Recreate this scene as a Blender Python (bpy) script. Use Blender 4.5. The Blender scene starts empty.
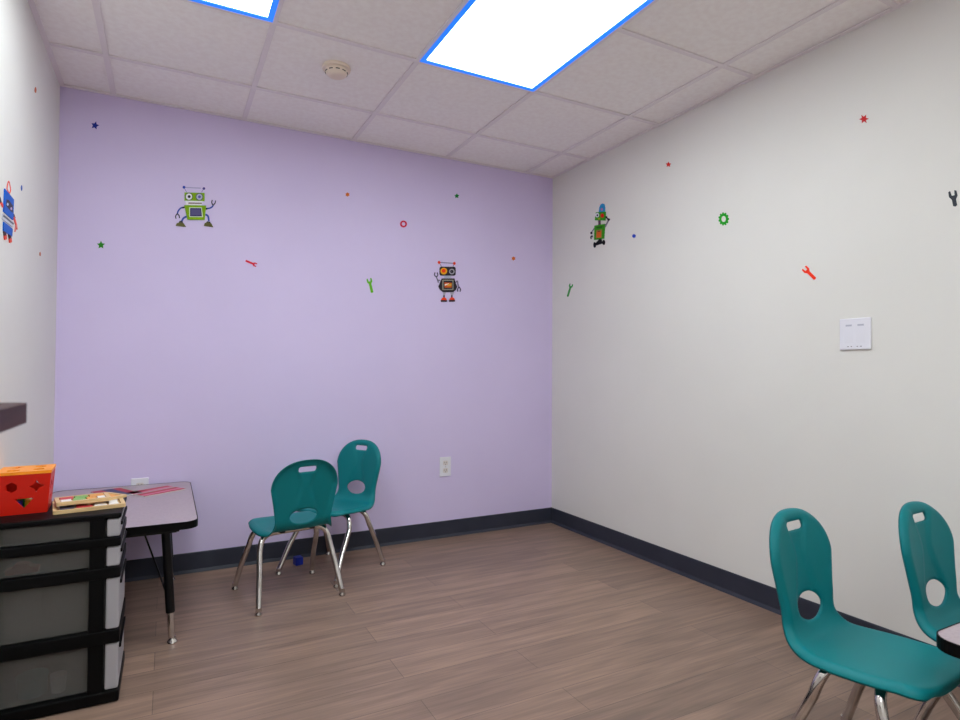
import bpy, bmesh, math, random
from mathutils import Vector, Matrix
from mathutils.geometry import delaunay_2d_cdt
random.seed(7)
S = bpy.context.scene
COL = S.collection
PI = math.pi

# ------------------------------------------------------------------ camera, world, exposure
W, H, YF = 2.889, 2.44, -5.2          # room: x -W..0, y YF..0, z 0..H
yaw, pit, rol = .4855, .0168, .0050
fw = Vector((math.sin(yaw)*math.cos(pit), math.cos(yaw)*math.cos(pit), math.sin(pit)))
rt = Vector((math.cos(yaw), -math.sin(yaw), 0)); up = rt.cross(fw)
Rv = rt*math.cos(rol)+up*math.sin(rol); Uv = -rt*math.sin(rol)+up*math.cos(rol)
cd = bpy.data.cameras.new('camera'); cam = bpy.data.objects.new('camera', cd); COL.objects.link(cam)
M = Matrix((Rv, Uv, -fw)).transposed().to_4x4(); M.translation = (-2.411, -3.474, 1.071)
cam.matrix_world = M
cd.sensor_width = 36; cd.lens = 592/960*36; cd.clip_start = .02
cd.dof.use_dof = True; cd.dof.focus_distance = 2.6; cd.dof.aperture_fstop = 6.0
S.camera = cam
wd = bpy.data.worlds.new('world'); S.world = wd; wd.use_nodes = True
wd.node_tree.nodes['Background'].inputs[0].default_value = (.02, .02, .022, 1)
wd.node_tree.nodes['Background'].inputs[1].default_value = .3
S.view_settings.view_transform = 'Standard'; S.view_settings.look = 'None'
S.view_settings.gamma = 1; S.view_settings.exposure = 0.08; S.view_settings.use_curve_mapping = False
S.cycles.diffuse_bounces = 8
PANEL_STRENGTH = 9.0                    # glow of the two ceiling panels in view
REAR_FILL_STRENGTH = 9.0                     # glow of two unseen fill panels added behind the camera

# ------------------------------------------------------------------ materials
def lin(c):
    return tuple(((v/255)/12.92 if v/255 <= .04045 else ((v/255+.055)/1.055)**2.4) for v in c)
def mat(name, rgb, rough=.5, metal=0, spec=.5, emit=None, es=0, coat=0):
    m = bpy.data.materials.new(name); m.use_nodes = True
    b = m.node_tree.nodes['Principled BSDF']; c = (*lin(rgb), 1)
    b.inputs['Base Color'].default_value = c; b.inputs['Roughness'].default_value = rough
    b.inputs['Metallic'].default_value = metal; b.inputs['Specular IOR Level'].default_value = spec
    if coat: b.inputs['Coat Weight'].default_value = coat
    if emit: b.inputs['Emission Color'].default_value = (*lin(emit), 1); b.inputs['Emission Strength'].default_value = es
    m.diffuse_color = c
    return m
def nodes(m): return m.node_tree.nodes, m.node_tree.links, m.node_tree.nodes['Principled BSDF']
def vary(m, rgb2, scale=(1, 1, 1), nscale=8, detail=4, bump=0, lo=.35, hi=.65, bscale=None):
    """noise mix between the base colour and rgb2, optional bump"""
    n, l, b = nodes(m); base = tuple(b.inputs['Base Color'].default_value)
    tc = n.new('ShaderNodeTexCoord'); mp = n.new('ShaderNodeMapping'); mp.inputs['Scale'].default_value = scale
    l.new(tc.outputs['Object'], mp.inputs['Vector'])
    nt = n.new('ShaderNodeTexNoise'); nt.inputs['Scale'].default_value = nscale; nt.inputs['Detail'].default_value = detail
    l.new(mp.outputs[0], nt.inputs['Vector'])
    r = n.new('ShaderNodeValToRGB'); r.color_ramp.elements[0].position = lo; r.color_ramp.elements[1].position = hi
    r.color_ramp.elements[0].color = base; r.color_ramp.elements[1].color = (*lin(rgb2), 1)
    l.new(nt.outputs['Fac'], r.inputs[0]); l.new(r.outputs[0], b.inputs['Base Color'])
    if bump:
        bn = n.new('ShaderNodeBump'); bn.inputs['Strength'].default_value = bump; bn.inputs['Distance'].default_value = .002
        n2 = n.new('ShaderNodeTexNoise'); n2.inputs['Scale'].default_value = bscale or nscale*20; l.new(tc.outputs['Object'], n2.inputs['Vector'])
        l.new(n2.outputs['Fac'], bn.inputs['Height']); l.new(bn.outputs[0], b.inputs['Normal'])
    return m

m_white = vary(mat('white_paint', (219, 216, 211), .6, spec=.3), (222, 219, 214), nscale=2, bump=.12, bscale=160)
m_purple = vary(mat('lilac_paint', (207, 193, 228), .6, spec=.3), (210, 196, 231), nscale=2, bump=.12, bscale=160)
m_base = vary(mat('charcoal_rubber', (45, 47, 59), .5, spec=.3), (50, 52, 64), nscale=6)
m_tile = vary(mat('ceiling_tile', (242, 236, 233), .9, spec=.1), (247, 243, 240), nscale=40, detail=6, bump=.25, bscale=220)
m_grid = mat('ceiling_grid_paint', (232, 224, 226), .6)
m_teal = vary(mat('teal_plastic', (0, 112, 118), .48, spec=.24), (2, 118, 123), nscale=3, bump=.06, bscale=500)
m_chrome = vary(mat('chrome', (222, 218, 216), .10, 1), (190, 184, 180), nscale=12)
m_black = vary(mat('black_plastic', (4, 4, 5), .5, spec=.12), (6, 6, 7), nscale=9)
m_blackmetal = vary(mat('black_enamel', (7, 7, 9), .35, spec=.3), (10, 10, 12), nscale=9)
m_lam = vary(mat('grey_laminate', (168, 152, 158), .32), (160, 144, 151), nscale=120, detail=2, lo=.45, hi=.6)
m_red = vary(mat('red_plastic', (206, 27, 9), .4, spec=.3), (212, 31, 11), nscale=5)
m_orange = vary(mat('orange_plastic', (252, 150, 8), .35), (255, 156, 12), nscale=5)
m_blue = vary(mat('blue_plastic', (10, 34, 145), .35), (13, 38, 152), nscale=5)
m_yellow = vary(mat('yellow_plastic', (240, 200, 30), .35), (244, 206, 40), nscale=5)
m_green = vary(mat('green_plastic', (40, 150, 50), .35), (46, 158, 56), nscale=5)
m_tealtoy = vary(mat('turquoise_plastic', (20, 140, 150), .4), (24, 150, 160), nscale=5)
m_cream = mat('cream_plastic', (232, 216, 200), .45)
m_dark = mat('dark_slot', (40, 36, 34), .6)
m_plate = vary(mat('white_switch_plastic', (222, 220, 228), .35), (226, 224, 232), nscale=5)
m_rocker = mat('pale_grey_rocker', (223, 221, 229), .35)
m_outlet = mat('outlet_face', (214, 204, 202), .4)
m_ply = vary(mat('light_wood', (222, 190, 140), .5), (205, 170, 120), scale=(4, 40, 40), nscale=3)
m_dwood = vary(mat('dark_wood', (70, 36, 32), .5, spec=.15), (52, 26, 24), scale=(40, 3, 40), nscale=2)
m_fringe = mat('blue_fringe_frame', (10, 92, 235), .3, emit=(0, 120, 255), es=.9)  # blue glare fringe around the panels, put into the frame's colour and glow
m_diff = mat('light_diffuser', (245, 247, 255), .4, emit=(244, 254, 255), es=PANEL_STRENGTH)
m_fill = mat('rear_fill_diffuser', (245, 247, 255), .4, emit=(244, 254, 255), es=REAR_FILL_STRENGTH)
# floor planks running along x
m_floor = mat('vinyl_plank', (130, 110, 102), .42, spec=.4)
def floor_nodes():
    n, l, b = nodes(m_floor)
    tc = n.new('ShaderNodeTexCoord')
    br = n.new('ShaderNodeTexBrick'); l.new(tc.outputs['Object'], br.inputs['Vector'])
    br.offset = .37; br.offset_frequency = 2
    br.inputs['Scale'].default_value = 1; br.inputs['Brick Width'].default_value = 1.22; br.inputs['Row Height'].default_value = .152
    br.inputs['Mortar Size'].default_value = .0011; br.inputs['Mortar Smooth'].default_value = .3
    br.inputs['Color1'].default_value = (*lin((148, 122, 107)), 1); br.inputs['Color2'].default_value = (*lin((128, 106, 94)), 1)
    br.inputs['Mortar'].default_value = (*lin((92, 78, 72)), 1); br.inputs['Bias'].default_value = 0
    def grain(sc, ns, a, c, det=5):
        mp = n.new('ShaderNodeMapping'); mp.inputs['Scale'].default_value = sc; l.new(tc.outputs['Object'], mp.inputs['Vector'])
        nt = n.new('ShaderNodeTexNoise'); nt.inputs['Scale'].default_value = ns; nt.inputs['Detail'].default_value = det; nt.inputs['Distortion'].default_value = .4
        l.new(mp.outputs[0], nt.inputs['Vector'])
        r = n.new('ShaderNodeValToRGB'); r.color_ramp.elements[0].position = .36; r.color_ramp.elements[1].position = .66
        r.color_ramp.elements[0].color = (a, a, a, 1); r.color_ramp.elements[1].color = (c, c*.985, c*.97, 1)
        l.new(nt.outputs['Fac'], r.inputs[0]); return r.outputs[0]
    g1 = grain((.9, 9, 1), 2.6, .80, 1.16); g2 = grain((2.2, 60, 1), 2.2, .88, 1.08)
    for g in (g1, g2):
        mx = n.new('ShaderNodeMix'); mx.data_type = 'RGBA'; mx.blend_type = 'MULTIPLY'; mx.inputs['Factor'].default_value = 1
        src = br.outputs['Color'] if g is g1 else prev
        l.new(src, mx.inputs['A']); l.new(g, mx.inputs['B']); prev = mx.outputs['Result']
    l.new(prev, b.inputs['Base Color'])
floor_nodes()
# frosted translucent drawer plastic
def frosted(name, rgb, f, tint):
    m = bpy.data.materials.new(name); m.use_nodes = True; n, l = m.node_tree.nodes, m.node_tree.links
    b = n['Principled BSDF']; b.inputs['Base Color'].default_value = (*lin(rgb), 1); b.inputs['Roughness'].default_value = .45; b.inputs['Specular IOR Level'].default_value = .2
    tr = n.new('ShaderNodeBsdfTransparent'); tr.inputs[0].default_value = (tint, tint*.99, tint*.98, 1)
    mx = n.new('ShaderNodeMixShader'); mx.inputs[0].default_value = f
    out = n['Material Output']; l.new(tr.outputs[0], mx.inputs[1]); l.new(b.outputs[0], mx.inputs[2]); l.new(mx.outputs[0], out.inputs[0])
    m.diffuse_color = (.6, .6, .6, 1)
    return m
m_frost = frosted('frosted_plastic', (150, 147, 143), .30, .60)
m_frostw = frosted('frosted_front_plastic', (206, 202, 208), .62, .8)

# ------------------------------------------------------------------ helpers
def link(name, me, parent=None):
    o = bpy.data.objects.new(name, me); COL.objects.link(o)
    if parent: o.parent = parent
    return o
def obj(name, bm, m, parent=None, smooth=None):
    me = bpy.data.meshes.new(name); bmesh.ops.recalc_face_normals(bm, faces=bm.faces[:]); bm.to_mesh(me); bm.free()
    for mm in (m if isinstance(m, (list, tuple)) else [m]): me.materials.append(mm)
    if smooth is not None:
        for p in me.polygons: p.use_smooth = True
        if smooth: me.set_sharp_from_angle(angle=math.radians(smooth))
    return link(name, me, parent)
def tag(o, label, cat, group=None):
    o['label'] = label; o['category'] = cat
    if group: o['group'] = group
    return o
def thing(name, label, cat, loc=(0, 0, 0), rz=0, group=None):
    o = link(name, None); o.location = loc; o.rotation_euler = (0, 0, rz); o.empty_display_size = .05
    return tag(o, label, cat, group)
def struct(name, bm, m, parent=None, smooth=None):
    o = obj(name, bm, m, parent, smooth)
    if not parent: o['kind'] = 'structure'
    return o
def nb(): return bmesh.new()
def box(bm, x0, x1, y0, y1, z0, z1, bev=0, seg=2, mi=0):
    n0 = set(bm.verts)
    r = bmesh.ops.create_cube(bm, size=1)
    for v in r['verts']: v.co = Vector(((x0+x1)/2+v.co.x*(x1-x0), (y0+y1)/2+v.co.y*(y1-y0), (z0+z1)/2+v.co.z*(z1-z0)))
    es = list({e for v in r['verts'] for e in v.link_edges})
    fs = list({f for v in r['verts'] for f in v.link_faces})
    for f in fs: f.material_index = mi
    if bev: bmesh.ops.bevel(bm, geom=es, offset=bev, segments=seg, affect='EDGES', profile=.5)
    return bm
def tube(bm, pts, r, n=14, cap=True, mi=0):
    """sweep a circle along points; r is a number or a list"""
    pts = [Vector(p) for p in pts]; rs = r if isinstance(r, list) else [r]*len(pts)
    t0 = (pts[1]-pts[0]).normalized(); a = t0.orthogonal().normalized(); rings = []
    for i, p in enumerate(pts):
        t = ((pts[min(i+1, len(pts)-1)]-pts[max(i-1, 0)])).normalized()
        a = (a-t*a.dot(t)).normalized(); b = t.cross(a)
        rings.append([bm.verts.new(p+(a*math.cos(2*PI*k/n)+b*math.sin(2*PI*k/n))*rs[i]) for k in range(n)])
    for q, w in zip(rings, rings[1:]):
        for k in range(n): bm.faces.new((q[k], q[(k+1) % n], w[(k+1) % n], w[k])).material_index = mi
    if cap:
        bm.faces.new(rings[0][::-1]).material_index = mi; bm.faces.new(rings[-1]).material_index = mi
    return bm
def lathe(bm, prof, c=(0, 0, 0), n=32, mi=0):
    """prof: (radius, z) pairs"""
    c = Vector(c); rings = []
    for r, z in prof:
        rings.append([bm.verts.new(c+Vector((max(r, 1e-5)*math.cos(2*PI*k/n), max(r, 1e-5)*math.sin(2*PI*k/n), z))) for k in range(n)])
    for q, w in zip(rings, rings[1:]):
        for k in range(n): bm.faces.new((q[k], q[(k+1) % n], w[(k+1) % n], w[k])).material_index = mi
    bm.faces.new(rings[0][::-1]); bm.faces.new(rings[-1])
    return bm
def inpoly(p, poly):
    x, y = p; c = False; j = len(poly)-1
    for i in range(len(poly)):
        xi, yi = poly[i]; xj, yj = poly[j]
        if (yi > y) != (yj > y) and x < (xj-xi)*(y-yi)/(yj-yi)+xi: c = not c
        j = i
    return c
def pdist(p, poly):
    best = 9e9; px, py = p
    for i in range(len(poly)):
        ax, ay = poly[i-1]; bx, by = poly[i]; dx, dy = bx-ax, by-ay
        L = dx*dx+dy*dy; t = 0 if L == 0 else max(0, min(1, ((px-ax)*dx+(py-ay)*dy)/L))
        best = min(best, math.hypot(px-ax-t*dx, py-ay-t*dy))
    return best
def cdt(outline, holes=(), extra=()):
    """triangulate an outline with holes; returns 2D verts and triangles"""
    vs, es = [], []
    for lp in [outline]+list(holes):
        b = len(vs); vs += [Vector(p) for p in lp]; es += [(b+i, b+(i+1) % len(lp)) for i in range(len(lp))]
    vs += [Vector(p) for p in extra]
    ov, oe, of, *_ = delaunay_2d_cdt(vs, es, [], 0, 1e-6)
    tris = []
    for f in of:
        c = sum((ov[i] for i in f), Vector((0, 0)))/len(f)
        if inpoly(c, outline) and not any(inpoly(c, h) for h in holes): tris.append(list(f))
    return ov, tris
def plate(bm, outline, holes, t, fn, mi=0):
    """flat plate with holes, thickness t; fn maps (a, b, depth) to 3D"""
    vs, tris = cdt(outline, holes)
    top = [bm.verts.new(fn(v.x, v.y, 0)) for v in vs]; bot = [bm.verts.new(fn(v.x, v.y, t)) for v in vs]
    ec = {}
    for f in tris:
        bm.faces.new([top[i] for i in f]).material_index = mi; bm.faces.new([bot[i] for i in reversed(f)]).material_index = mi
        for i in range(3):
            e = (f[i], f[(i+1) % 3]); k = tuple(sorted(e)); ec.setdefault(k, []).append(e)
    for k, v in ec.items():
        if len(v) == 1:
            a, b = v[0]; bm.faces.new((top[b], top[a], bot[a], bot[b])).material_index = mi
    for v in [v for v in top+bot if not v.link_faces]: bm.verts.remove(v)
    return bm
def circ(cx, cy, rx, ry=None, n=24, a0=0):
    ry = rx if ry is None else ry
    return [(cx+rx*math.cos(a0+2*PI*k/n), cy+ry*math.sin(a0+2*PI*k/n)) for k in range(n)]
def rrect(x0, x1, y0, y1, r, n=5):
    o = []
    for cx, cy, a in ((x1-r, y1-r, 0), (x0+r, y1-r, PI/2), (x0+r, y0+r, PI), (x1-r, y0+r, 1.5*PI)):
        o += [(cx+r*math.cos(a+PI/2*k/n), cy+r*math.sin(a+PI/2*k/n)) for k in range(n+1)]
    return o
def catmull(pts, per=8):
    pts = [Vector(p) for p in pts]; P = [pts[0]*2-pts[1]]+pts+[pts[-1]*2-pts[-2]]; out = []
    for i in range(1, len(P)-2):
        for k in range(per):
            t = k/per; a, b, c, d = P[i-1:i+3]
            out.append(.5*((2*b)+(c-a)*t+(2*a-5*b+4*c-d)*t*t+(3*b-a-3*c+d)*t**3))
    out.append(pts[-1]); return out
def copy_tree(o, parent=None):
    c = o.copy(); COL.objects.link(c)
    if parent: c.parent = parent
    for ch in list(o.children): copy_tree(ch, c)
    return c

# ------------------------------------------------------------------ room shell
T = .12
struct('floor', box(nb(), -W-T, T, YF-T, T, -.1, 0), m_floor)
struct('ceiling', box(nb(), -W-T, T, YF-T, T, H+.005, H+.1), m_tile)
struct('wall_back', box(nb(), -W-T, T, 0, T, 0, H+.005), m_purple)
struct('wall_right', box(nb(), 0, T, YF, 0, 0, H+.005), m_white)
struct('wall_left', box(nb(), -W-T, -W, YF, 0, 0, H+.005), m_white)
struct('wall_front', box(nb(), -W-T, T, YF-T, YF, 0, H+.005), m_white)
# ceiling grid of tee bars and the wall angle
EX, TW, R1 = -.226, .61, -.43
XS = [EX-TW*k for k in range(5)]; YS = [R1-TW*k for k in range(8)]
g = nb()
for x in XS: box(g, x-.012, x+.012, YF, 0, H-.002, H+.004)
for k, y in enumerate(YS):
    segs = [(-W, XS[4]), (XS[3], XS[2]), (XS[1], 0)] if k in (2, 6) else [(-W, 0)]   # a panel takes the place of two tiles
    for a, b in segs: box(g, a, b, y-.012, y+.012, H-.0022, H+.0038)
struct('trim_1', g, m_grid)
g = nb()
box(g, -W, 0, -.02, 0, H-.0024, H+.003); box(g, -W, 0, YF, YF+.02, H-.0024, H+.003)
box(g, -.02, 0, YF, 0, H-.0026, H+.0028); box(g, -W, -W+.02, YF, 0, H-.0026, H+.0028)
struct('trim_2', g, m_grid)
# cove base: vertical with a little toe
def base(name, fn, L):
    prof = [(0, 0), (.016, 0), (.013, .006), (.007, .016), (.006, .1), (.004, .104), (0, .104)]
    bm = nb(); a = [bm.verts.new(fn(0, d, z)) for d, z in prof]; b = [bm.verts.new(fn(L, d, z)) for d, z in prof]
    for i in range(len(prof)): j = (i+1) % len(prof); bm.faces.new((a[i], a[j], b[j], b[i]))
    bm.faces.new(a); bm.faces.new(b[::-1]); struct(name, bm, m_base)
base('baseboard_back', lambda s, d, z: (-W+s, -d, z), W)
base('baseboard_right', lambda s, d, z: (-d, YF+s, z), -YF)
base('baseboard_left', lambda s, d, z: (-W+d, YF+s, z), -YF)
base('baseboard_front', lambda s, d, z: (-W+s, YF+d, z), W)

# ------------------------------------------------------------------ ceiling lights
def light(x0, x1, y0, y1, label, dm):
    t = thing('ceiling_light', label, 'ceiling light', ((x0+x1)/2, (y0+y1)/2, H-.004), 0, 'ceiling light panels')
    hx, hy = (x1-x0)/2-.006, (y1-y0)/2-.006; b = .022
    f = nb(); o = [(-hx, -hy), (hx, -hy), (hx, hy), (-hx, hy)]; i = [(-hx+b, -hy+b), (hx-b, -hy+b), (hx-b, hy-b), (-hx+b, hy-b)]
    plate(f, o, [i], .016, lambda a, c, d: (a, c, d))
    obj('frame', f, m_fringe, t)
    obj('diffuser', box(nb(), -hx+b-.002, hx-b+.002, -hy+b-.002, hy-b+.002, .004, .012), dm, t)
light(XS[2], XS[1], R1-3*TW, R1-TW, 'large glowing white ceiling panel with a blue glare fringe painted on its edge, nearer the right wall', m_diff)
light(XS[4], XS[3], R1-3*TW, R1-TW, 'glowing ceiling panel with painted blue glare fringe at the top left, only its corner in view', m_diff)

light(XS[2], XS[1], R1-7*TW, R1-5*TW, 'added fill light panel, unseen behind the viewpoint, nearer the right wall', m_fill)  # this and the next: unseen panels added to brighten the room
light(XS[4], XS[3], R1-7*TW, R1-5*TW, 'added fill light panel, unseen behind the viewpoint, nearer the left wall', m_fill)

# smoke detector
t = thing('smoke_detector', 'round cream smoke detector on the ceiling tile', 'smoke detector', (-1.748, -.805, H+.005))
obj('base_plate', lathe(nb(), [(.062, 0), (.064, -.006), (.062, -.014), (.05, -.016)]), m_cream, t, 35)
obj('cover', lathe(nb(), [(.05, -.014), (.05, -.024), (.047, -.032), (.038, -.041), (.02, -.044), (0.002, -.0445)]), m_cream, t, 40)
s = nb()
for k in range(10):
    a0 = 2*PI*k/10; pts = [(.0492*math.cos(a0+q*.09), .0492*math.sin(a0+q*.09), -.0275) for q in range(5)]
    tube(s, pts, .0022, 6)
obj('vent_slot', s, m_dark, t)

# ------------------------------------------------------------------ chairs
def make_chair(label, group):
    t = thing('school_chair', label, 'chair', group=group)
    prof = [(.150, .326), (.135, .341), (.09, .346), (.02, .341), (-.06, .336), (-.12, .335), (-.163, .345), (-.189, .374), (-.200, .42), (-.213, .495), (-.228, .585), (-.243, .670)]
    cur = catmull([(a, b, 0) for a, b in prof], 10)
    acc = [0]
    for a, b in zip(cur, cur[1:]): acc.append(acc[-1]+(b-a).length)
    L = acc[-1]
    def at(s):
        s = max(0, min(L, s)); i = 0
        lo, hi = 0, len(acc)-1
        while hi-lo > 1:
            mid = (lo+hi)//2
            if acc[mid] <= s: lo = mid
            else: hi = mid
        q = (s-acc[lo])/(acc[hi]-acc[lo]); p = cur[lo].lerp(cur[hi], q)
        a, b = cur[max(lo-1, 0)], cur[min(hi+1, len(cur)-1)]; d = (b-a).normalized()
        return p, Vector((d.y, -d.x))          # point, unit normal to the sitter's side (up / forward)
    # outline (half width along s)
    key = [(.075, .160), (.12, .170), (.20, .174), (.27, .166), (.33, .143), (.375, .130), (.43, .136), (.49, .147), (L-.135, .154)]
    half = [(.075*(1-math.cos(a)**.8), .160*math.sin(a)**.8) for a in [PI/2*k/24 for k in range(24)]]
    kk = catmull([(a, b, 0) for a, b in key], 10)
    half += [(p.x, p.y) for p in kk]
    half += [(L-.135+.135*math.sin(a), .154*math.cos(a)**.86) for a in [PI/2*k/28 for k in range(1, 28)]]+[(L, 0)]
    right = [(u, s) for s, u in half]; left = [(-u, s) for s, u in reversed(half[1:-1])]
    out = right+left
    sb = L-.268
    holes = [rrect(-.041, .041, L-.060, L-.034, .010), circ(0, sb, .064, .037, 28)]
    extra = []
    for d in (.006, .012, .018, .024):          # rings just inside the rim
        for i in range(len(out)):
            p0, p1, p2 = Vector(out[i-1]), Vector(out[i]), Vector(out[(i+1) % len(out)])
            tt = (p2-p0).normalized(); q = p1+Vector((-tt.y, tt.x))*d
            if inpoly(q, out) and abs(pdist(q, out)-d) < .0015: extra.append(q)
    for i in range(-24, 25):
        for j in range(0, int(L/.009)+1):
            q = (i*.0085, j*.009)
            if inpoly(q, out) and pdist(q, out) > .028 and all(pdist(q, h) > .005 and not inpoly(q, h) for h in holes): extra.append(q)
    vs, tris = cdt(out, holes, extra)
    me_top = []
    for v in vs:
        u, s = v.x, v.y; p, nrm = at(s)
        bk = max(0, min(1, (s-.30)/.12)); bk = bk*bk*(3-2*bk)
        d = pdist((u, s), out)
        off = bk*.95*u*u+(1-bk)*.22*u*u
        if d < .024: off -= .017*(1-d/.024)**2
        # hourglass channel pressed into the back
        if s > L-.27:
            tt = (s-(L-.27))/.27; hw = .021+.125*abs(tt-.52)**1.35
            e = (hw-abs(u))/.012; e = max(0, min(1, e+.5)); off -= .0060*e*min(1, (tt)/.15)*max(0, min(1, d/.03))
        me_top.append((u, p.x+nrm.x*off, p.y+nrm.y*off, nrm))
    bm = nb()
    th = .0062
    A = [bm.verts.new(q[:3]) for q in me_top]; B = [bm.verts.new((q[0], q[1]-q[3].x*th, q[2]-q[3].y*th)) for q in me_top]
    ec = {}; sq = [v.y for v in vs]; CUT = .335
    for f in tris:
        mi = 0 if sum(sq[i] for i in f)/3 < CUT else 1
        bm.faces.new([A[i] for i in f]).material_index = mi; bm.faces.new([B[i] for i in reversed(f)]).material_index = mi
        for i in range(3):
            e = (f[i], f[(i+1) % 3]); ec.setdefault(tuple(sorted(e)), []).append((e, mi))
    for k, v in ec.items():
        if len(v) == 1:
            (a, b), mi = v[0]; bm.faces.new((A[b], A[a], B[a], B[b])).material_index = mi
    for v in [v for v in A+B if not v.link_faces]: bm.verts.remove(v)
    bmesh.ops.recalc_face_normals(bm, faces=bm.faces[:]); bm.normal_update()
    bm.verts.index_update(); nv = [v.normal.copy() for v in bm.verts]; cov = [v.co.copy() for v in bm.verts]
    faces = [([v.index for v in f.verts], f.material_index) for f in bm.faces]; bm.free()
    for mi, nm in ((0, 'seat'), (1, 'backrest')):  # one moulded shell, split where the seat turns up into the back
        fs = [f for f, m_ in faces if m_ == mi]; used = sorted({i for f in fs for i in f}); ix = {o: n for n, o in enumerate(used)}
        me = bpy.data.meshes.new(nm); me.from_pydata([cov[i] for i in used], [], [[ix[i] for i in f] for f in fs])
        me.materials.append(m_teal)
        for p in me.polygons: p.use_smooth = True
        me.normals_split_custom_set_from_vertices([nv[i] for i in used])
        link(nm, me, t)
    # legs: front and rear hoops, each built as two halves meeting under the seat
    for sy, yf, yt in ((1, .186, .035), (-1, -.192, -.080)):
        for sx in (1, -1):
            zb = .318
            pts = [(0, yt, zb), (sx*.06, yt, zb), (sx*.105, yt, zb-.001), (sx*.128, yt+sy*.003, zb-.006), (sx*.147, yt+sy*.008, zb-.020), (sx*.158, yt+sy*.015, zb-.042), (sx*.165, yt+sy*.024, zb-.075), (sx*.178, yt+(yf-yt)*.62, .14), (sx*.1925, yf*.985+yt*.015, .026)]
            cv = catmull(pts[:7], 4)+[Vector(pts[7]), Vector(pts[8])]
            lg = obj('leg', tube(nb(), cv, .0130, 14), m_chrome, t, 40)
            gl = lathe(nb(), [(.0125, .034), (.0132, .022), (.0132, .016), (.016, .009), (.017, .003), (.015, 0)], (sx*.1935, yf, 0), 16)
            obj('foot_glide', gl, m_chrome, lg, 40)
    # bracket plates under the seat
    b = nb()
    for sx in (-.07, .07): box(b, sx-.012, sx+.012, -.13, .1, .3215, .331, .002)
    obj('seat_bracket', b, m_blackmetal, t)
    return t
def place(c, x, y, fx, fy, label):
    c.location = (x, y, 0); c.rotation_euler = (0, 0, math.atan2(fy, fx)-PI/2); c['label'] = label
    return c
GC = 'teal classroom chairs'
c1 = make_chair('x', GC)
others = [copy_tree(c1) for _ in range(3)]
place(c1, -1.888, -.515, -.16, .985, 'teal chair turned away, its back to us, nearer of the pair by the lilac wall')
place(others[0], -1.622, -.292, -.82, -.57, 'teal chair facing us against the lilac wall, behind the other chair')
place(others[1], -.765, -2.608, .10, -.995, 'teal chair in the right foreground with its whole seat in view')
place(others[2], -.342, -2.725, .05, -1, 'teal chair cut by the right frame edge, tucked behind the table corner')

# ------------------------------------------------------------------ kids tables
def make_table(x0, x1, y0, y1, z, label, brace=True):
    t = thing('activity_table', label, 'table', ((x0+x1)/2, (y0+y1)/2, 0)); hx, hy = (x1-x0)/2, (y1-y0)/2
    o = rrect(-hx+.003, hx-.003, -hy+.003, hy-.003, .047, 8); tp = nb(); plate(tp, o, [], .024, lambda a, b, d: (a, b, z-d))
    obj('tabletop', tp, m_lam, t)
    eo = rrect(-hx, hx, -hy, hy, .05, 8); ei = rrect(-hx+.0032, hx-.0032, -hy+.0032, hy-.0032, .0468, 8)
    e = nb(); plate(e, eo, [ei], .029, lambda a, b, d: (a, b, z+.0006-d)); obj('edge_band', e, m_black, t)
    ap = nb(); ax, ay = hx-.075, hy-.075
    box(ap, -ax, ax, ay-.01, ay+.01, z-.052, z-.0245); box(ap, -ax, ax, -ay-.01, -ay+.01, z-.052, z-.0245)
    box(ap, -ax-.01, -ax+.01, -ay, ay, z-.052, z-.0245); box(ap, ax-.01, ax+.01, -ay, ay, z-.052, z-.0245)
    obj('apron', ap, m_blackmetal, t)
    for sx in (-1, 1):
        for sy in (-1, 1):
            tx, ty = sx*(hx-.115), sy*(hy-.085); fx, fy = sx*(hx-.085), sy*(hy-.072)
            k = lambda q: (tx+(fx-tx)*(1-q/z), ty+(fy-ty)*(1-q/z), q)
            lg = obj('leg', tube(nb(), [k(z-.03), k(.118)], .0165, 18), m_blackmetal, t, 40)
            obj('leg_extension', tube(nb(), [k(.13), k(.02)], .0128, 16), m_chrome, lg, 40)
            obj('foot_glide', lathe(nb(), [(.013, .024), (.0135, .014), (.019, .007), (.020, .002), (.018, 0)], (fx, fy, 0), 18), m_chrome, lg, 40)
    if brace:
        for sx in (-1, 1):
            bx = sx*(hx-.105); obj('brace', tube(nb(), [(bx, -hy+.082, .185), (bx-sx*.118, -hy+.385, z-.03)], .0035, 8), m_blackmetal, t, 40)
    return t
make_table(-2.885, -2.297, -.922, -.012, .48, 'low grey-topped black-edged table behind the drawer cart at the lilac wall')
make_table(-.890, -.012, -3.37, -2.757, .48, 'low grey-topped table at the right edge, only a corner in view')

# ------------------------------------------------------------------ drawer cart
CX0, CX1, CY0, CY1, CZ = -2.883, -2.537, -1.236, -.935, .604
t = thing('drawer_cart', 'black-framed cart of four translucent drawers at the left edge', 'storage cart', ((CX0+CX1)/2, (CY0+CY1)/2, 0))
hx, hy = (CX1-CX0)/2, (CY1-CY0)/2
obj('top_panel', box(nb(), -hx, hx, -hy, hy, CZ-.016, CZ, .004), m_black, t)
obj('base_panel', box(nb(), -hx, hx, -hy, hy, 0.002, .040, .005), m_black, t)
for x in (-hx+.0185, hx-.068):
    for y in (-hy+.011, hy-.011):
        obj('post', box(nb(), x-.018, x+(.024 if x > 0 else .012), y-.009, y+.009, .036, CZ-.014, .003), m_black, t)
bands = [(.499, .527), (.398, .432), (.190, .232)]
for a, b in bands: obj('shelf', box(nb(), -hx, hx, -hy, hy, a, b, .003), m_black, t)
lv = [.040, .190, .232, .398, .432, .499, .527, CZ-.016]
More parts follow.
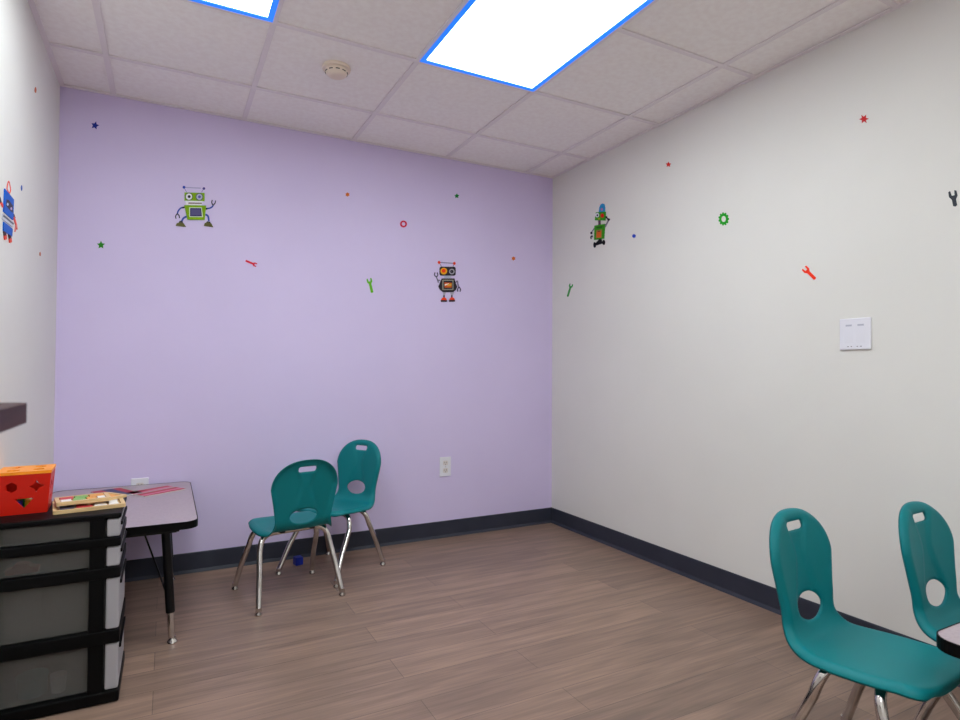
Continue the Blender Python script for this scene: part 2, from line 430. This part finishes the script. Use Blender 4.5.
for k in range(4):
    z0, z1 = lv[2*k]+.002, lv[2*k+1]-.003
    bm = nb(); th = .0025; X0, X1, Y0, Y1 = -hx+.012, hx-.006, -hy+.022, hy-.022
    box(bm, X0, X1, Y0, Y1, z0, z0+th); box(bm, X0, X1, Y0, Y0+th, z0+th, z1-.004); box(bm, X0, X1, Y1-th, Y1, z0+th, z1-.004)
    box(bm, X0, X0+th, Y0+th, Y1-th, z0+th, z1-.004)
    dr = obj('drawer', bm, m_frost, t)
    fr = nb(); box(fr, hx-.040, hx-.003, -hy+.004, hy-.004, z0, z1, .006, 3)
    obj('drawer_front', fr, m_frostw, dr)
    obj('drawer_lip', box(nb(), hx-.004, hx+.003, -hy+.03, hy-.03, z1-.026, z1-.014, .002), m_black, dr)
# what shows inside the drawers
cxw, cyw = (CX0+CX1)/2, (CY0+CY1)/2
def toy(name, bm, m, label, cat, loc, rz=0, smooth=None, group=None):
    o = obj(name, bm, m, None, smooth); o.location = loc; o.rotation_euler = (0, 0, rz); return tag(o, label, cat, group)
toy('toy_car', plate(nb(), [(-.04, 0), (.04, 0), (.042, .014), (.022, .018), (.012, .03), (-.018, .03), (-.026, .017), (-.042, .014)], [], .036, lambda a, b, d: (a, d-.018, b)),
    m_red, 'blurred red toy inside the second drawer from the top', 'toy', (-2.80, CY0+.055, .4365+.0002), 0)
toy('toy_tub', lathe(nb(), [(.034, 0), (.038, .004), (.040, .05), (.042, .054), (.042, .062), (.03, .064)], n=28), m_tealtoy, 'turquoise tub seen through the bottom drawer', 'toy', (-2.775, CY0+.078, .0447), 0, 40)
toy('white_cup', lathe(nb(), [(.016, 0), (.018, .003), (.022, .05), (.023, .054), (.02, .055)], n=24), m_plate, 'small pale cup beside the turquoise tub in the bottom drawer', 'cup', (-2.705, CY0+.062, .0447), 0, 40)

# ------------------------------------------------------------------ shape sorter on the cart
def sorter():
    t = thing('shape_sorter', 'red shape-sorting box with orange lid on the drawer cart', 'toy', (-2.8135, -1.06, CZ), math.radians(3))
    hb, ht, hh, th = .060, .070, .128, .004
    def hexa(cx, cz, r): return circ(cx, cz, r, r, 6, PI/2)
    def star(cx, cz, r):
        return [(cx+(r if k % 2 == 0 else r*.45)*math.cos(k*PI/4), cz+(r if k % 2 == 0 else r*.45)*math.sin(k*PI/4)) for k in range(8)]
    tri = lambda cx, cz, w: [(cx-w, cz+w*.55), (cx, cz-w*.65), (cx+w, cz+w*.55)]
    hol = [hexa(-.033, .088, .017), star(.032, .088, .021), tri(.0, .036, .026)]
    hol2 = [circ(-.03, .085, .016), rrect(.014, .044, .07, .1, .002, 1), tri(0, .036, .024)]
    out = [(-hb, 0), (hb, 0), (ht, hh), (-ht, hh)]
    for k in range(4):
        Rm = Matrix.Rotation(k*PI/2, 4, 'Z'); slope = (ht-hb)/hh
        fn = lambda a, b, d, Rm=Rm: Rm @ Vector((a*(1-d/hb*.98), -(hb+slope*b)+d, b))
        obj('side_panel', plate(nb(), out, hol if k % 2 == 0 else hol2, th, fn), m_red, t)
    obj('bottom_panel', box(nb(), -hb+.004, hb-.004, -hb+.004, hb-.004, 0, .003), m_red, t)
    q = ht+.0015; lo = rrect(-q, q, -q, q, .004, 2)
    lid = [circ(.033, -.030, .016, .016, 20), rrect(-.05, -.016, -.045, -.02, .002, 1), star(-.03, .032, .02), hexa(.033, .032, .017)]
    obj('lid', plate(nb(), lo, lid, .009, lambda a, b, d: (a, b, hh+.0085-d)), m_orange, t)
sorter()
for nm, m, x, y, lab in (('shape_block', m_blue, -.02, -.03, 'blue block seen through the triangle hole of the red sorter'), ('shape_block', m_yellow, .009, -.012, 'yellow block seen through the triangle hole of the red sorter'), ('shape_block', m_green, -.012, .022, 'green block lying inside the red sorter')):
    bm = nb(); h = .034
    if m is m_blue: box(bm, -.013, .013, -.013, .013, 0, h, .002)
    elif m is m_yellow: plate(bm, circ(0, 0, .0135, .0135, 6), [], h, lambda a, b, d: (a, b, d))
    else: plate(bm, [(-.016, -.012), (.016, -.012), (0, .016)], [], h, lambda a, b, d: (a, b, d))
    toy(nm, bm, m, lab, 'toy block', (-2.8135+x, -1.06+y, CZ+.0034), random.uniform(-.3, .3), None, 'blocks inside the shape sorter')

# ------------------------------------------------------------------ wooden puzzle boards on the cart
m_ppl = mat('puzzle_white', (232, 228, 222), .5); m_pgr = mat('puzzle_green', (120, 170, 90), .5); m_por = mat('puzzle_orange', (222, 150, 60), .5)
m_prd = mat('puzzle_red', (200, 50, 60), .5); m_pbl = mat('puzzle_blue', (90, 150, 205), .5); m_pbr = mat('puzzle_brown', (110, 60, 44), .5); m_pgy = mat('puzzle_grey', (80, 76, 96), .5)
def board(label, x, y, z, rz, w, d, h, pieces):
    t = thing('wooden_puzzle', label, 'puzzle', (x, y, z), rz, 'wooden puzzles on the cart')
    f = nb(); plate(f, rrect(-w/2, w/2, -d/2, d/2, .006, 3), [rrect(-w/2+.012, w/2-.012, -d/2+.012, d/2-.012, .004, 2)], h, lambda a, b, dd: (a, b, dd))
    obj('frame', f, m_ply, t)
    obj('backing', box(nb(), -w/2+.0125, w/2-.0125, -d/2+.0125, d/2-.0125, 0, h*.45), m_ply, t)
    for m, poly in pieces:
        pc = nb(); plate(pc, [(a*w, b*d) for a, b in poly], [], h*.55-.0005, lambda a, b, dd: (a, b, h*.45+.0003+dd)); obj('puzzle_piece', pc, m, t)
    return t
def cell(x0, x1, y0, y1, n=.08):
    r = random.Random(int(1000*(x0+2*y0+5))); w = lambda v: v
    xm, ym = (x0+x1)/2, (y0+y1)/2; k = .012
    return [(x0+k, y0+k), (xm, y0+k*2), (x1-k, y0+k), (x1-k*2, ym), (x1-k, y1-k), (xm, y1-k*1.8), (x0+k, y1-k), (x0+k*2, ym)]
cells = [(-.42, -.2, -.40, 0), (-.2, .05, -.40, 0), (.05, .25, -.40, 0), (.25, .42, -.40, 0), (-.42, -.15, 0, .40), (-.15, .12, 0, .40), (.12, .42, 0, .40)]
cm = [m_ppl, m_pgr, m_por, m_ppl, m_prd, m_pgr, m_por]; cm2 = [m_pgy, m_prd, m_ppl, m_ppl, m_pbl, m_prd, m_ppl]
b1 = board('light wood puzzle board at the bottom of the stack on the cart', -2.641, -1.072, CZ+.0005, math.radians(8), .200, .185, .011, [(m, cell(*c)) for m, c in zip(cm2, cells)])
b2 = board('colourful thin puzzle board stacked on the lower wooden board', -2.658, -1.082, CZ+.0205, math.radians(11), .152, .105, .011, [(m, cell(*c)) for m, c in zip(cm, cells)])

board('plain tan puzzle board, its corner poking out at the back right of the stack', -2.618, -1.035, CZ+.0120, math.radians(38), .14, .105, .008, [(m_ply, cell(-.4, .0, -.4, .4)), (m_por, cell(.0, .4, -.4, .4))])

# ------------------------------------------------------------------ magazines on the low table
m_mred = mat('magazine_red', (172, 14, 44), .4, spec=.2); m_mpink = mat('magazine_pink', (206, 110, 134), .4, spec=.2); m_mnavy = mat('magazine_navy', (44, 46, 92), .4, spec=.2); m_mgreen = mat('magazine_olive', (150, 150, 130), .3); m_paper = mat('paper_pages', (225, 220, 215), .6)
def magazine(label, x, y, z, rz, w, d, stripes):
    t = thing('magazine', label, 'magazine', (x, y, z), rz, 'magazines on the low table')
    obj('pages', box(nb(), -w/2, w/2, -d/2, d/2, 0, .0035), m_paper, t)
    c = nb(); ms = []; tot = sum(s for s, _ in stripes); a = -w/2
    for k, (s, m) in enumerate(stripes):
        a2 = a+w*s/tot; sh = .012
        plate(c, [(max(-w/2, min(w/2, a+sh)), -d/2), (max(-w/2, min(w/2, a2+sh)) if k < len(stripes)-1 else w/2, -d/2), (a2, d/2), (a, d/2)] if k else [(-w/2, -d/2), (a2+sh, -d/2), (a2, d/2), (-w/2, d/2)], [], .0006, lambda p, q, dd: (p, q, .0036+dd), mi=len(ms)); ms.append(m); a = a2
    obj('cover', c, ms, t)
magazine('red and navy magazine on the low table beside the cart', -2.618, -.190, .4811, math.radians(24), .15, .20, [(2, m_mred), (2, m_mnavy), (1.5, m_mred), (1, m_mgreen)])
magazine('pink and red striped magazine nearer the right edge of the low table', -2.450, -.235, .4811, math.radians(-58), .15, .20, [(1.2, m_mred), (1, m_mpink), (.6, m_mgreen), (1.3, m_mred), (1, m_mpink), (1, m_mred)])

# ------------------------------------------------------------------ dark wooden wall shelf (near left)
sx0, sx1, sy0, sy1 = -W+.001, -2.544, -3.25, -2.665
t = thing('wall_shelf', 'dark brown wooden shelf end poking in at the left edge', 'shelf', ((sx0+sx1)/2, (sy0+sy1)/2, 1.010))
hx, hy = (sx1-sx0)/2, (sy1-sy0)/2
o = [(-hx, -hy), (hx-.03, -hy)]+[(hx-.03+.03*math.sin(a), -hy+.03-.03*math.cos(a)) for a in [PI/2*k/6 for k in range(1, 7)]]+[(hx-.022+.022*math.cos(a), hy-.022+.022*math.sin(a)) for a in [PI/2*k/8 for k in range(0, 9)]]+[(-hx, hy)]
bm = nb(); plate(bm, o, [], .021, lambda a, b, d: (a, b, .002+d))
obj('board', bm, m_dwood, t)
for y in (-hy+.1, hy-.2):
    br = nb(); box(br, -hx, -hx+.02, y-.012, y+.012, -.16, .0015); box(br, -hx+.02, hx-.12, y-.012, y+.012, -.02, .0015)
    obj('bracket', br, m_dwood, t)

# ------------------------------------------------------------------ outlets and switch
def outlet(x, z, label):
    t = thing('wall_outlet', label, 'outlet', (x, 0, z), 0, 'outlets on the lilac wall')
    obj('plate', box(nb(), -.039, .039, -.006, -.0003, -.062, .062, .0025), m_plate, t)
    for s in (-1, 1):
        r = nb(); plate(r, rrect(-.017, .017, s*.024-.0145, s*.024+.0145, .008, 4), [], .002, lambda a, b, d: (a, -.0062-d, b)); rc = obj('socket', r, m_outlet, t)
        q = nb()
        for a in (-.0065, .0065): box(q, a-.0012, a+.0012, -.0088, -.0081, s*.024-.002, s*.024+.007)
        box(q, -.002, .002, -.0088, -.0081, s*.024-.0105, s*.024-.0065)
        obj('slot', q, m_dark, rc)
    obj('screw', lathe(nb(), [(.003, 0), (.003, .001), (.001, .0014)], n=12), m_chrome, t).matrix_local = Matrix.Translation((0, -.006, 0)) @ Matrix.Rotation(PI/2, 4, 'X')
outlet(-.828, .450, 'white wall outlet on the lilac wall right of the chairs')
outlet(-2.528, .452, 'white wall outlet half hidden behind the low table edge')
t = thing('light_switch', 'square white double switch plate on the white right wall', 'light switch', (0, -2.096, 1.221), -PI/2)
obj('plate', box(nb(), -.0605, .0605, -.0085, -.0003, -.0625, .0625, .004, 3), m_plate, t)
for s in (-1, 1):
    rk = obj('rocker', box(nb(), s*.023-.0175, s*.023+.0175, -.0087, -.0080, -.036, .040, 0), m_rocker, t)
    d = nb(); box(d, s*.023-.012, s*.023+.012, -.0091, -.0086, .031, .038); obj('rocker_groove', d, mat('groove_grey', (176, 176, 190), .5), rk)
d = nb()
for x in (-.026, -.013, .010, .024): box(d, x-.0022, x+.0022, -.0093, -.0086, -.0515, -.0480)
obj('indicator', d, mat('indicator_grey', (120, 112, 120), .5), t)

# ------------------------------------------------------------------ blue toy block on the floor
bm = nb(); box(bm, -.021, .021, -.021, .021, 0, .042, .003)
toy('toy_block', bm, m_blue, 'blue toy block on the floor behind the two chairs', 'toy block', (-1.765, -.125, 0.0002), .2)

# ------------------------------------------------------------------ wall stickers
PAL = {}
def sm(rgb):
    if rgb not in PAL: PAL[rgb] = mat('sticker_ink_%d' % (len(PAL)+1), rgb, .5, spec=.12)
    return PAL[rgb]
ROT = {'b': 0, 'r': -PI/2, 'l': PI/2}
class Sticker:
    """flat vinyl sticker; drawing units are mapped to metres by the 2x2 matrix J"""
    def __init__(s, wall, pos, J, name, label, cat='wall sticker', group='wall stickers', k=1.0, c=(0, 0), single=False):
        s.J, s.k, s.c, s.single, s.n = J, k, c, single, 0
        s.root = thing(name, label, cat, pos, ROT[wall], group)
    def uv(s, p):
        x, y = (p[0]-s.c[0])*s.k, (p[1]-s.c[1])*s.k; a, b, c, d = s.J
        return (a*x+b*y, c*x+d*y)
    def part(s, name, shapes, parent=None):
        """shapes: (rgb, polygon) or (rgb, path, stroke); later shapes lie on top"""
        bm = nb(); ms = []
        for sh in shapes:
            s.n += 1; o = .0004+.00022*s.n
            rgb = sh[0]
            if sm(rgb) not in ms: ms.append(sm(rgb))
            mi = ms.index(sm(rgb))
            polys = [sh[1]] if len(sh) == 2 else stroke(sh[1], sh[2])
            for pl in polys:
                q = [s.uv(p) for p in pl]
                if sum(q[i-1][0]*q[i][1]-q[i][0]*q[i-1][1] for i in range(len(q))) < 0: q.reverse()
                plate(bm, q, [], o-.0001, lambda a, b, d, o=o: (a, -o+d, b), mi)
        return obj(name, bm, ms, parent or s.root)
def stroke(path, w):
    v = catmull([(a, b, 0) for a, b in path], 5) if len(path) > 2 else [Vector((*p, 0)) for p in path]
    L, R = [], []
    for i, p in enumerate(v):
        tt = (v[min(i+1, len(v)-1)]-v[max(i-1, 0)]).normalized(); nn = Vector((-tt.y, tt.x, 0))*w/2
        L.append(((p+nn).x, (p+nn).y)); R.append(((p-nn).x, (p-nn).y))
    return [L+R[::-1]]
def jagged(cx, cy, r0, r1, n, a0=-PI/2): return [(cx+(r0 if k % 2 == 0 else r1)*math.cos(a0+k*PI/n), cy+(r0 if k % 2 == 0 else r1)*math.sin(a0+k*PI/n)) for k in range(2*n)]

# robot with green square head (lilac wall, left)
GRN, WHT, NAV, BLU, DRK, OLV = (122, 164, 8), (228, 226, 234), (62, 58, 98), (60, 80, 165), (48, 46, 62), (94, 90, 48)
r = Sticker('b', (-2.2956, 0, 1.9263), (.00477, .00006, .00064, -.00532), 'robot_sticker', 'lime green robot wall sticker waving one claw, on the lilac wall', 'wall sticker', 'robot wall stickers', 1/13.33, (325, 390))
r.part('antenna', [((168, 160, 200), [(205, 128), (412, 134)], 15), ((120, 125, 180), [(222, 190), (190, 135)], 7), ((120, 125, 180), [(420, 190), (448, 145)], 7), ((42, 66, 168), circ(187, 125, 19)), ((74, 62, 140), circ(452, 139, 18))])
r.part('arm', [(BLU, [(195, 388), (145, 402), (112, 440), (98, 482)], 20), (DRK, [(195, 375), (162, 392), (168, 408), (200, 400)]), (DRK, [(98, 475), (78, 508), (84, 540)], 14), (DRK, [(98, 475), (122, 500), (130, 535)], 14)])
r.part('arm', [(BLU, [(485, 410), (535, 402), (565, 385), (580, 358)], 20), (DRK, [(480, 398), (500, 400), (498, 424), (480, 424)]), (DRK, [(578, 365), (560, 330), (566, 292)], 14), (DRK, [(578, 365), (604, 335), (612, 300)], 14)])
r.part('leg', [(BLU, [(225, 512), (180, 536), (156, 580)], 24), (DRK, [(112, 600), (132, 570), (168, 574), (178, 600)]), (OLV, [(78, 634), (92, 602), (135, 590), (182, 602), (215, 652)])])
r.part('leg', [(BLU, [(472, 488), (508, 512), (520, 580)], 24), (DRK, [(478, 605), (494, 582), (540, 588), (546, 612)]), (OLV, [(450, 640), (464, 604), (510, 594), (552, 608), (580, 662)])])
r.part('neck', [(WHT, [(205, 306), (435, 308), (425, 366), (215, 362)]), ((132, 112, 110), [(245, 338), (425, 340)], 18)])
hd = r.part('head', [(GRN, [(193, 196), (462, 201), (462, 310), (193, 305)])])
r.part('eye', [(DRK, circ(253, 252, 50)), (WHT, circ(253, 252, 42)), ((40, 36, 48), circ(255, 252, 20))], hd)
r.part('eye', [((74, 76, 92), circ(390, 255, 49)), ((176, 178, 200), circ(391, 255, 40)), ((92, 84, 170), circ(392, 255, 20))], hd)
bd = r.part('body', [(GRN, [(190, 364), (483, 370), (463, 563), (232, 556)])])
r.part('screen', [((214, 224, 200), [(255, 396), (422, 396), (440, 526), (258, 522)]), (NAV, [(266, 403), (414, 406), (426, 517), (266, 513)]), ((84, 80, 124), [(282, 420), (404, 422), (412, 500), (284, 497)])], bd)

# black robot with red feet (lilac wall, right)
BLK, GRY, RED, GLD = (44, 38, 46), (140, 136, 150), (232, 62, 24), (226, 160, 30)
r = Sticker('b', (-.8181, 0, 1.6446), (.0071, .00004, .00053, -.00647), 'robot_sticker', 'black robot wall sticker with red feet and one orange eye, on the lilac wall', 'wall sticker', 'robot wall stickers', 1/14.4, (310, 360))
r.part('antenna', [((130, 120, 150), [(205, 95), (395, 104)], 14), (GRY, [(225, 155), (195, 105)], 10), (GRY, [(388, 155), (405, 112)], 10), (RED, circ(188, 94, 19, 22)), (RED, circ(408, 105, 19, 22))])
r.part('arm', [((110, 104, 128), [(205, 350), (170, 345), (150, 300)], 16), ((74, 68, 92), [(150, 305), (124, 275), (130, 238)], 15), ((74, 68, 92), [(150, 305), (170, 275), (160, 238)], 15), ((120, 112, 136), [(165, 345), (180, 385)], 18)])
r.part('arm', [((120, 112, 136), [(425, 385), (450, 360), (462, 420), (478, 455)], 18), ((74, 68, 92), [(476, 445), (455, 480), (458, 515)], 14), ((74, 68, 92), [(476, 445), (496, 480), (490, 515)], 14)])
r.part('leg', [((168, 164, 180), [(246, 525), (285, 525), (268, 572), (252, 572)]), (BLK, [(258, 565), (258, 600)], 18), (RED, [(214, 640), (224, 610), (256, 592), (288, 610), (298, 640)]), (BLK, [(212, 634), (300, 634), (298, 660), (214, 660)])])
r.part('leg', [((168, 164, 180), [(346, 525), (402, 525), (380, 572), (360, 572)]), (BLK, [(370, 565), (370, 600)], 18), (RED, [(330, 640), (342, 610), (372, 592), (404, 610), (414, 640)]), (BLK, [(330, 634), (416, 634), (414, 660), (332, 660)])])
r.part('neck', [((176, 180, 200), [(256, 284), (360, 284), (352, 320), (262, 320)])])
hd = r.part('head', [(BLK, rrect(194, 424, 156, 284, 26))])
r.part('eye', [(GLD, circ(252, 220, 48)), (RED, circ(250, 215, 28))], hd)
r.part('eye', [((160, 156, 166), circ(367, 225, 40)), (BLK, circ(367, 225, 24)), ((90, 88, 110), circ(362, 222, 7))], hd)
bd = r.part('body', [(BLK, [(225, 325), (405, 325), (420, 385), (446, 445), (425, 490), (390, 522), (245, 522), (200, 485), (178, 440), (200, 385)])])
r.part('screen', [((136, 134, 122), rrect(228, 390, 344, 492, 6)), (BLK, rrect(246, 374, 360, 476, 4)), ((206, 92, 34), [(258, 382), (366, 388), (362, 458), (262, 456)]), ((236, 226, 220), [(262, 410), (320, 396), (318, 410), (262, 430)]), ((220, 160, 50), [(300, 405), (362, 402), (362, 430), (300, 436)])], bd)

# green robot with blue dome on wheels (white right wall)
G3 = (52, 140, 22)
r = Sticker('r', (0, -.5239, 1.9863), (.00981, .00002, -.00209, -.00636), 'robot_sticker', 'green robot wall sticker with a blue dome and wheels, on the right wall', 'wall sticker', 'robot wall stickers', 1/12, (240, 360))
r.part('dome', [((232, 206, 204), [(228, 90), (242, 104)], 8), ((232, 206, 204), [(278, 62), (280, 82)], 8), ((232, 206, 204), [(330, 82), (316, 96)], 8), ((232, 206, 204), [(332, 138), (314, 136)], 8), ((42, 140, 196), [(226, 192), (232, 140), (246, 104), (272, 90), (296, 102), (304, 140), (302, 194)]), ((180, 110, 150), circ(265, 162, 12, 16))])
r.part('arm', [((130, 120, 140), [(180, 378), (140, 436)], 13), ((44, 36, 52), circ(136, 446, 13, 16)), ((54, 46, 64), [(150, 478), (130, 494), (134, 520)], 14), ((54, 46, 64), [(136, 480), (152, 496)], 14)])
r.part('arm', [((130, 120, 140), [(302, 372), (324, 330), (346, 286)], 13), ((40, 32, 40), circ(344, 284, 14)), ((60, 46, 60), [(344, 284), (312, 254)], 16), ((40, 32, 40), circ(312, 256, 14))])
r.part('neck', [((84, 50, 76), [(224, 290), (250, 288), (250, 345), (224, 348)])])
r.part('wheel_base', [((24, 20, 26), [(238, 514), (262, 520), (268, 562), (190, 586), (186, 574)]), ((24, 20, 26), circ(178, 590, 14, 34)), ((24, 20, 26), circ(288, 556, 14, 30)), ((24, 20, 26), [(180, 590), (288, 552)], 22)])
hd = r.part('head', [(G3, [(196, 195), (312, 190), (308, 296), (182, 292)])])
r.part('eye', [((216, 214, 226), circ(214, 230, 23, 27)), ((54, 40, 78), circ(216, 232, 11, 13))], hd)
r.part('eye', [((204, 20, 20), circ(275, 238, 20, 26))], hd)
r.part('mouth', [((150, 160, 30), [(222, 262), (250, 262), (248, 282), (222, 282)])], hd)
bd = r.part('body', [(G3, [(180, 356), (306, 336), (292, 510), (176, 530)]), ((40, 96, 24), [(206, 372), (276, 360), (274, 384), (206, 392)])])
r.part('panel', [((150, 120, 60), [(204, 412), (274, 402), (268, 500), (200, 512)]), ((206, 92, 26), [(212, 430), (262, 422), (258, 492), (210, 502)]), ((110, 60, 40), [(222, 420), (252, 416), (250, 430), (222, 434)])], bd)

# blue robot (left wall)
B4, R4 = (8, 88, 186), (226, 66, 40)
r = Sticker('l', (-W, -.9944, 1.5909), (.01377, .00025, .00323, -.00330), 'robot_sticker', 'blue robot wall sticker with red legs at the left edge, on the left wall', 'wall sticker', 'robot wall stickers', 1/9, (72, 378))
r.part('antenna', [(R4, [(78, 205), (62, 165), (78, 100), (94, 175), (84, 212)], 9)])
r.part('arm', [((50, 44, 50), [(-6, 250), (8, 300)], 20), (R4, [(10, 296), (28, 336)], 18)])
r.part('arm', [((70, 44, 50), [(118, 398), (132, 438)], 18), (R4, [(124, 425), (148, 505)], 15), ((214, 80, 70), [(148, 500), (156, 545)], 9), ((214, 110, 104), [(144, 500), (134, 565)], 9)])
r.part('leg', [((60, 20, 30), [(36, 545), (42, 590)], 20), (R4, [(42, 585), (46, 622)], 22)])
r.part('leg', [((60, 20, 30), [(82, 580), (87, 622)], 20), (R4, [(86, 618), (90, 656)], 22)])
r.part('body', [((196, 196, 206), [(18, 390), (116, 470), (112, 520), (18, 440)]), ((86, 88, 100), [(22, 408), (114, 490)], 14), (B4, [(26, 462), (106, 534), (100, 602), (24, 540)])])
hd = r.part('head', [(B4, [(35, 172), (117, 262), (110, 452), (26, 374)])])
r.part('eye_visor', [((52, 42, 60), [(46, 266), (66, 268), (104, 318), (104, 384), (78, 364), (42, 322)]), ((214, 214, 224), circ(56, 308, 7, 13)), ((206, 176, 206), circ(88, 346, 7, 13))], hd)

# small stickers
def small(kind, wall, pos, J, label, shapes, group): 
    s = Sticker(wall, pos, J, kind+'_sticker', label, 'wall sticker', group); pos = s.root
    # a one-piece sticker is a single mesh
    o = s.part(kind+'_sticker', shapes); o.parent = None; o.location = s.root.location; o.rotation_euler = s.root.rotation_euler
    for k in ('label', 'category', 'group'): o[k] = s.root[k]
    bpy.data.objects.remove(s.root); o.name = kind+'_sticker'
def wrench(col, a, b, w):
    """a spanner outline from the jaw end a to the handle end b"""
    A, B = Vector(a), Vector(b); d = (B-A).normalized(); n = Vector((-d.y, d.x))
    P = lambda u, v: tuple(A+d*u+n*v)
    L = (B-A).length
    return [(col, [P(0, -1.0*w), P(-.2*w, -.5*w), P(1.0*w, -.35*w), P(1.0*w, .35*w), P(-.2*w, .5*w), P(0, 1.0*w), P(1.2*w, 1.05*w), P(2.0*w, .5*w), P(L, .5*w), P(L+.25*w, 0), P(L, -.5*w), P(2.0*w, -.5*w), P(1.2*w, -1.05*w)])]
GS, GW, GD = 'star stickers', 'wrench stickers', 'dot stickers'
small('star', 'b', (-2.7441, 0, 2.2740), (.00417, .00007, .00083, -.00498), 'navy blue star sticker high in the left corner of the lilac wall', [((32, 46, 140), jagged(0, 0, 4.3, 2.1, 5, -1.3))], GS)
small('star', 'b', (-2.7111, 0, 1.6825), (.0042, .00007, .00043, -.00498), 'green star sticker at the left of the lilac wall', [((40, 128, 30), jagged(0, 0, 4.3, 2.1, 5))], GS)
small('dot', 'b', (-1.4759, 0, 2.1118), (.00602, .00005, .00086, -.00598), 'orange dot sticker high on the lilac wall near the middle', [((212, 108, 26), jagged(0, 0, 2.3, 1.6, 6))], GD)
small('star', 'b', (-.7553, 0, 2.2053), (.00722, .00004, .00103, -.00655), 'tiny green star sticker high on the lilac wall', [((18, 120, 52), jagged(0, 0, 2.6, 1.5, 5))], GS)
small('dot', 'b', (-.3222, 0, 1.8363), (.00799, .00003, .00074, -.00688), 'orange dot sticker on the lilac wall near the right corner', [((206, 100, 30), jagged(0, 0, 2.2, 1.5, 6))], GD)
small('wrench', 'b', (-2.0081, 0, 1.6553), (.00518, .00006, .00046, -.00553), 'red wrench sticker on the lilac wall', wrench((206, 30, 58), (5.0, 2.2), (-5.6, -2.2), 2.0), GW)
small('wrench', 'b', (-1.3297, 0, 1.5821), (.00624, .00005, .00045, -.00607), 'bright green wrench sticker in the middle of the lilac wall', wrench((92, 170, 28), (-1.6, -6.2), (1.5, 7.4), 2.6), GW)
def annulus(name, wall, pos, J, label, col, out, inn, grp):
    a, b, c, d = J; t = lambda p: (a*p[0]+b*p[1], c*p[0]+d*p[1])
    bm = nb(); plate(bm, [t(p) for p in out], [[t(p) for p in inn]], .0006, lambda u, v, q: (u, -.0007+q, v))
    o = obj(name, bm, sm(col)); o.location = pos; o.rotation_euler = (0, 0, ROT[wall]); tag(o, label, 'wall sticker', grp)
annulus('gear_sticker', 'b', (-1.1218, 0, 1.9779), (.00659, .00005, .00079, -.00625), 'small crimson ring sticker on the lilac wall', (196, 28, 64), circ(0, 0, 3.5), circ(0, 0, 1.8), 'gear stickers')
gear = []
for k in range(11):
    for da, rr in ((-.19, 5.2), (-.13, 6.2), (.13, 6.2), (.19, 5.2)): gear.append((.86*rr*math.cos(2*PI*k/11+da), 1.08*rr*math.sin(2*PI*k/11+da)))
annulus('gear_sticker', 'r', (0, -1.4665, 1.8196), (.00592, -.00001, -.00133, -.00494), 'green toothed gear sticker on the white right wall', (24, 148, 26), gear, circ(0, 0, 2.2, 3.0), 'gear stickers')
small('wrench', 'r', (0, -.2048, 1.6162), (.01133, .00003, -.00133, -.00682), 'thin green wrench sticker on the right wall beside the corner', wrench((50, 140, 60), (1.8, -6.0), (-1.9, 6.2), 1.9), GW)
small('dot', 'r', (0, -.8330, 1.8614), (.00842, .00001, -.00167, -.00589), 'small blue dot sticker on the right wall beside the green robot', [((30, 60, 176), jagged(0, 0, 2.3, 1.6, 6))], GD)
small('star', 'r', (0, -1.1037, 2.2004), (.00731, 0, -.00224, -.0055), 'tiny red star sticker high on the right wall toward the corner', [((214, 36, 24), jagged(0, 0, 2.9, 1.5, 5))], GS)
small('star', 'r', (0, -2.1314, 2.0656), (.00377, -.00002, -.00142, -.00395), 'red star sticker high on the right wall above the switch', [((196, 38, 40), jagged(0, 0, 5.0, 2.3, 6, -1.1))], GS)
small('wrench', 'r', (0, -1.9061, 1.4891), (.00443, -.00002, -.00063, -.00426), 'orange-red wrench sticker on the right wall above the switch', wrench((240, 52, 20), (-5.6, -5.4), (5.2, 5.4), 3.2), GW)
small('wrench', 'r', (0, -2.4300, 1.6770), (.00295, -.00003, -.00076, -.00349), 'dark grey wrench sticker at the right edge of the picture', wrench((52, 56, 64), (-1.6, -6.6), (1.2, 7.6), 4.2), GW)
small('star', 'l', (-W, -.7987, 1.7245), (.01631, .0003, .00442, -.00358), 'blue star sticker on the left wall beside the blue robot', [((28, 84, 170), jagged(0, 0, 1.1, .55, 5)), ((28, 84, 170), circ(0, 0, .7, 3.0, 10))], GS)
small('dot', 'l', (-W, -.5826, 2.1744), (.0194, .00034, .00813, -.00386), 'orange dot sticker high on the left wall near the corner', [((196, 96, 52), circ(0, 0, 1.0, 3.0, 10))], GD)
small('dot', 'l', (-W, -.4291, 1.5470), (.02162, .00038, .00371, -.00413), 'orange dot sticker lower on the left wall near the corner', [((196, 110, 60), circ(0, 0, .8, 2.2, 10))], GD)
